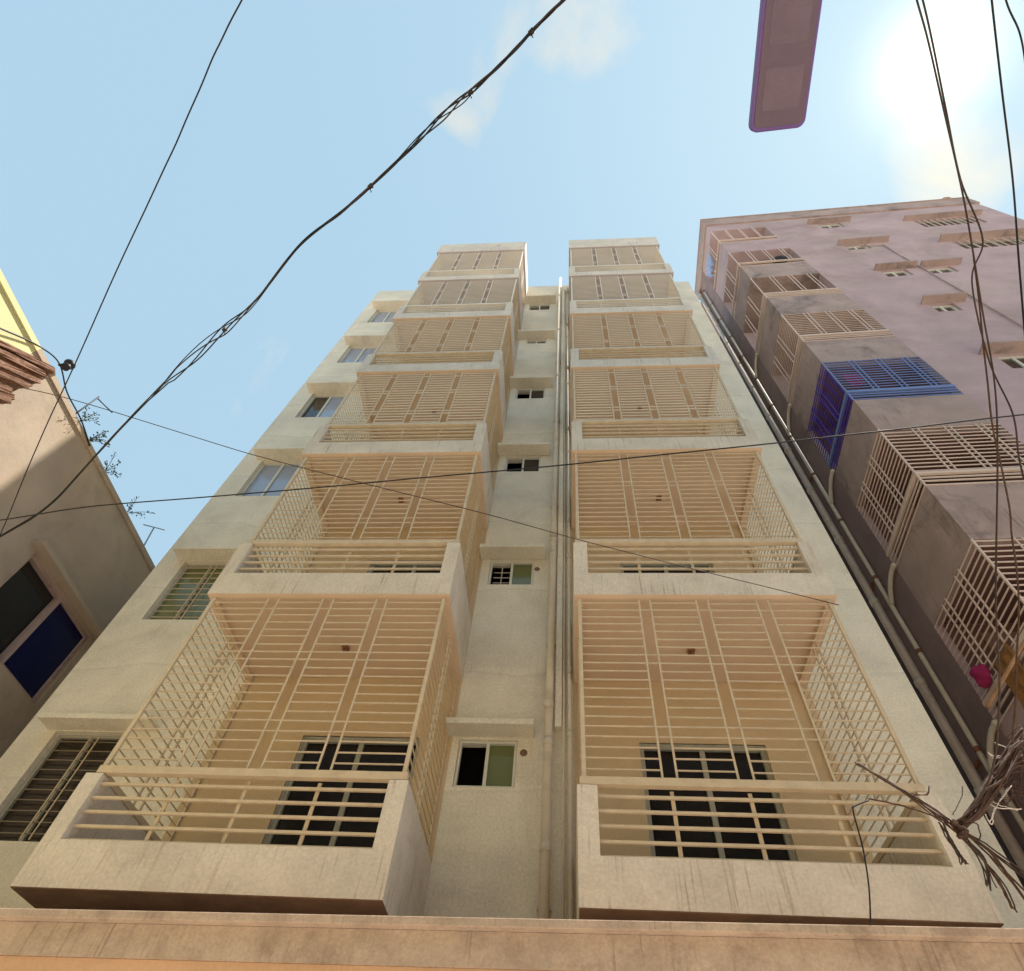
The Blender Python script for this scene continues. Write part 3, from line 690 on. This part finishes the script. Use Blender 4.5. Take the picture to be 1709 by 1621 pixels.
base=smoothline([(0.41, -6.128, 6.9), (0.166, -5.956, 6.887), (-0.017, -5.826, 6.875), (-0.189, -5.705, 6.863), (-0.39, -5.555, 6.85), (-0.619, -5.402, 6.838), (-0.895, -5.232, 6.825), (-1.261, -4.976, 6.812), (-1.641, -4.733, 6.8), (-2.041, -4.505, 6.787), (-2.552, -4.078, 6.775), (-3.072, -3.752, 6.762), (-3.814, -3.257, 6.75), (-4.507, -2.754, 6.737), (-5.293, -2.185, 6.725), (-6.023, -1.818, 6.713), (-6.666, -1.545, 6.7)],12); T0=Vector((-1.641, -4.733, 6.8))
for j in range(4):
    rnd=random.Random(20+j); pts=[]
    for i,p_ in enumerate(base):
        t=i/len(base); loose=.55+(3.2 if .44<t<.72 else 1.3)*max(0,math.sin(t*19+1.1))**2
        a=i*.23+j*1.57
        pts.append(p_-T0+Vector((.3*math.sin(a),.3*math.cos(a),math.sin(a*.9+j)))*.036*loose)
    b=MB(); b.tube(pts,.0052 if j<3 else .004,6); b.build('strand', M['cable'] if j!=2 else M['cable2'], tb)
for i in (38,61,89,127):
    if i<len(base)-2:
        b=MB(); t=(base[i+1]-base[i]).normalized(); p_=base[i]-T0; b.tube([p_-t*.018,p_+t*.018],.017,8); b.tube([p_,p_+Vector((.01,.03,-.05))],.004,5); b.build('cable_tie', M['blackp'], tb)
cable('hanging_cable',[(1.813, -5.85, 6.3), (1.867, -5.699, 6.2), (1.957, -5.533, 6.15), (2.108, -5.252, 6.1), (2.379, -4.75, 6.02), (2.655, -4.151, 5.9), (2.718, -3.795, 5.6), (2.65, -3.501, 5.2), (2.448, -3.003, 4.43), (2.358, -2.73, 4.0), (2.223, -2.497, 3.63), (1.99, -2.39, 3.4)],.0055,M['cable2'],'dark cable passing under the sun and falling into the tangle, left of its pair',n=10,seed=5)
cable('hanging_cable',[(1.874, -5.856, 6.4), (1.939, -5.701, 6.3), (2.03, -5.519, 6.25), (2.185, -5.217, 6.2), (2.403, -4.85, 6.2), (2.636, -4.519, 6.15), (2.637, -4.281, 6.1), (2.784, -3.854, 5.85), (2.768, -3.683, 5.4), (2.774, -3.499, 5.2), (2.759, -3.419, 5.05)],.0055,M['cable2'],'dark cable passing under the sun and bending off to the right edge',n=10,seed=6)
cable('hanging_cable',[(2.575, -4.462, 6.1), (2.684, -4.015, 5.85), (2.624, -3.669, 5.35), (2.732, -3.303, 5.1), (2.73, -3.102, 4.87), (2.681, -2.896, 4.55), (2.472, -2.696, 4.03), (2.428, -2.497, 3.82)],.0055,M['twine'],'brown cable hanging down the right side beside the thicker dark one',n=10,seed=7,wob=.006)
cable('hanging_cable',[(2.421, -5.855, 6.7), (2.451, -5.694, 6.6), (2.68, -5.267, 6.6), (2.887, -4.794, 6.5), (2.932, -4.393, 6.2), (2.873, -4.102, 5.8), (2.784, -3.877, 5.4)],.0065,M['cable'],'single dark cable near the right edge beside the sun',n=8,seed=8)
cable('hanging_cable',[(2.433, -5.821, 6.6), (2.552, -5.663, 6.6), (2.659, -5.551, 6.6), (2.737, -5.438, 6.6), (2.817, -5.291, 6.6)],.005,M['cable'],'short cable cutting the top right corner of the sky',n=6)
cable('roof_cable',[(-7.1, -3.516, 8.893), (-7.14, -3.19, 9.292), (-7.17, -2.827, 9.739), (-7.19, -2.484, 9.986), (-7.18, -2.093, 9.854), (-7.16, -1.684, 9.828), (-7.15, -1.293, 9.726)],.012,M['cable'],'black cable looped along the roof edge of the tan house',n=8)
cable('drop_wire',[(1.688, -2.2, 3.635), (1.604, -2.2, 3.6), (1.579, -2.2, 3.563), (1.557, -2.2, 3.359), (1.515, -2.2, 3.158), (1.458, -2.2, 2.978)],.0045,M['cable'],'thin black wire hanging down over the right balcony front',n=6)
tg=empty('wire_tangle',(1.979, -2.4, 3.385)); tag(tg,'tangle of cut brown wires and pale strings at the lower right','wire tangle')
TCV=Vector((1.979, -2.4, 3.385))
def strands(pts,r,m_,cnt,spread,name='wire_strand',seed=0,taper=None):
    for j in range(cnt):
        rnd=random.Random(seed*31+j); P_=smoothline([Vector(p_)-TCV+Vector((rnd.uniform(-1,1),rnd.uniform(-1,1),rnd.uniform(-1,1)))*spread for p_ in pts],6)
        P_=[q_+Vector((rnd.uniform(-1,1),rnd.uniform(-1,1),rnd.uniform(-1,1)))*.0018 for q_ in P_]
        b=MB(); b.tube(P_,r*rnd.uniform(.7,1.2),6,taper=taper); b.build(name,m_,tg)
strands([(1.606, -2.4, 3.745), (1.724, -2.4, 3.633), (1.856, -2.4, 3.506), (1.979, -2.4, 3.385), (2.047, -2.4, 3.287), (2.179, -2.4, 3.117)],0.0045,M["cable2"],3,0.012,seed=0)
strands([(1.607, -2.4, 3.73), (1.742, -2.4, 3.601), (1.89, -2.4, 3.447), (1.945, -2.4, 3.362), (1.989, -2.4, 3.255), (2.028, -2.4, 3.112), (2.025, -2.4, 2.978)],0.0045,M["twine"],3,0.014,seed=1)
strands([(1.586, -2.4, 3.513), (1.728, -2.4, 3.486), (1.872, -2.4, 3.44), (1.976, -2.4, 3.378)],0.0035,M["twine"],2,0.006,seed=2)
strands([(1.903, -2.4, 3.408), (1.903, -2.4, 3.313), (1.904, -2.4, 3.223), (1.91, -2.4, 3.194)],0.0035,M["cable2"],5,0.014,seed=3)
strands([(1.984, -2.4, 3.395), (2.078, -2.4, 3.439), (2.207, -2.4, 3.55), (2.329, -2.4, 3.659), (2.517, -2.4, 3.852)],0.006,M["twine"],5,0.02,seed=4)
strands([(1.973, -2.4, 3.385), (2.151, -2.4, 3.498), (2.372, -2.4, 3.697), (2.513, -2.4, 3.775)],0.005,M["twine"],4,0.02,seed=5)
strands([(1.983, -2.4, 3.331), (2.002, -2.4, 3.197), (1.984, -2.4, 3.078)],0.0035,M["cable2"],5,0.016,seed=6)
strands([(1.969, -2.4, 3.362), (2.053, -2.4, 3.242), (2.132, -2.4, 3.008)],0.0042,M["twine"],4,0.018,seed=7)
strands([(1.977, -2.4, 3.331), (2.048, -2.4, 3.318), (2.072, -2.4, 3.397), (2.018, -2.4, 3.392)],0.004,M["twine"],1,0,seed=8)
strands([(1.977, -2.4, 3.443), (2.07, -2.4, 3.547), (2.103, -2.4, 3.61)],0.0022,M["cable2"],1,0,seed=9)
strands([(1.959, -2.4, 3.416), (1.976, -2.4, 3.378), (1.993, -2.4, 3.341), (1.955, -2.4, 3.321)],0.008,M["twine"],5,0.02,seed=10)
strands([(2.627, -2.38, 3.969), (2.5, -2.38, 3.865), (2.372, -2.38, 3.728), (2.263, -2.38, 3.617), (2.126, -2.38, 3.492), (1.989, -2.38, 3.39)],.0075,M["twine"],9,.035,seed=77)
strands([(2.447, -2.35, 3.925), (2.492, -2.35, 3.886), (2.564, -2.35, 3.829)],0.0026,M["white"],2,.015,name="pale_string",seed=51)
strands([(2.585, -2.35, 4.003), (2.574, -2.35, 3.908), (2.467, -2.35, 3.732), (2.452, -2.35, 3.622)],0.0026,M["twine"],2,.015,name="pale_string",seed=52)
strands([(2.122, -2.35, 3.459), (2.233, -2.35, 3.564), (2.225, -2.35, 3.609), (2.252, -2.35, 3.53), (2.359, -2.35, 3.516)],0.0026,M["white"],2,.015,name="pale_string",seed=53)
strands([(2.242, -2.35, 3.582), (2.292, -2.35, 3.531), (2.365, -2.35, 3.585), (2.391, -2.35, 3.693), (2.512, -2.35, 3.733)],0.0026,M["twine"],2,.015,name="pale_string",seed=54)
strands([(2.175, -2.35, 3.477), (2.188, -2.35, 3.445), (2.244, -2.35, 3.513), (2.372, -2.35, 3.656)],0.0026,M["white"],2,.015,name="pale_string",seed=55)
strands([(2.497, -2.35, 3.867), (2.402, -2.35, 3.837), (2.377, -2.35, 3.852)],0.0026,M["white"],2,.015,name="pale_string",seed=56)
strands([(2.124, -2.35, 3.526), (2.26, -2.35, 3.617), (2.36, -2.35, 3.634), (2.423, -2.35, 3.569)],0.0026,M["twine"],2,.015,name="pale_string",seed=57)
strands([(2.363, -2.35, 3.729), (2.274, -2.35, 3.646), (2.31, -2.35, 3.583), (2.427, -2.35, 3.615), (2.422, -2.35, 3.694)],0.0026,M["twine"],2,.015,name="pale_string",seed=58)
strands([(1.96, -2.35, 3.638), (1.916, -2.35, 3.573), (1.841, -2.35, 3.578)],0.0026,M["twine"],2,.015,name="pale_string",seed=59)
strands([(2.646, -2.35, 4.054), (2.556, -2.35, 3.96), (2.551, -2.35, 3.84), (2.403, -2.35, 3.657), (2.371, -2.35, 3.517)],0.0026,M["twine"],2,.015,name="pale_string",seed=60)

# ------------------------------------------------------------------ unseen house across the street, added for reflections and bounce light
oh=empty('added_house_opposite',(0,-11.0,0)); tag(oh,'unseen added ochre four-storey house across the street, facing the barred balconies','house')
w=MB(); fo=lambda u,z,d:(-u,-d,z)
oholes=[(-9+3.2*i,-9+3.2*i+1.3,1.0+3.1*k,2.3+3.1*k) for i in range(7) for k in range(4)]
wall_cells(w,fo,-11,13,0,13.0,oholes,.15)
w.quad((11,0,13),(11,-8,13),(-13,-8,13),(-13,0,13)); w.quad((11,0,0),(11,-8,0),(11,-8,13),(11,0,13)); w.quad((-13,0,0),(-13,0,13),(-13,-8,13),(-13,-8,0)); w.quad((11,-8,0),(-13,-8,0),(-13,-8,13),(11,-8,13))
w.build('wall',M['ochre'],oh)
for h in oholes:
    q=MB(); q.box(-h[1],-h[0],-.13,-.11,h[2],h[3]); q.build('window',M['glass'],oh)
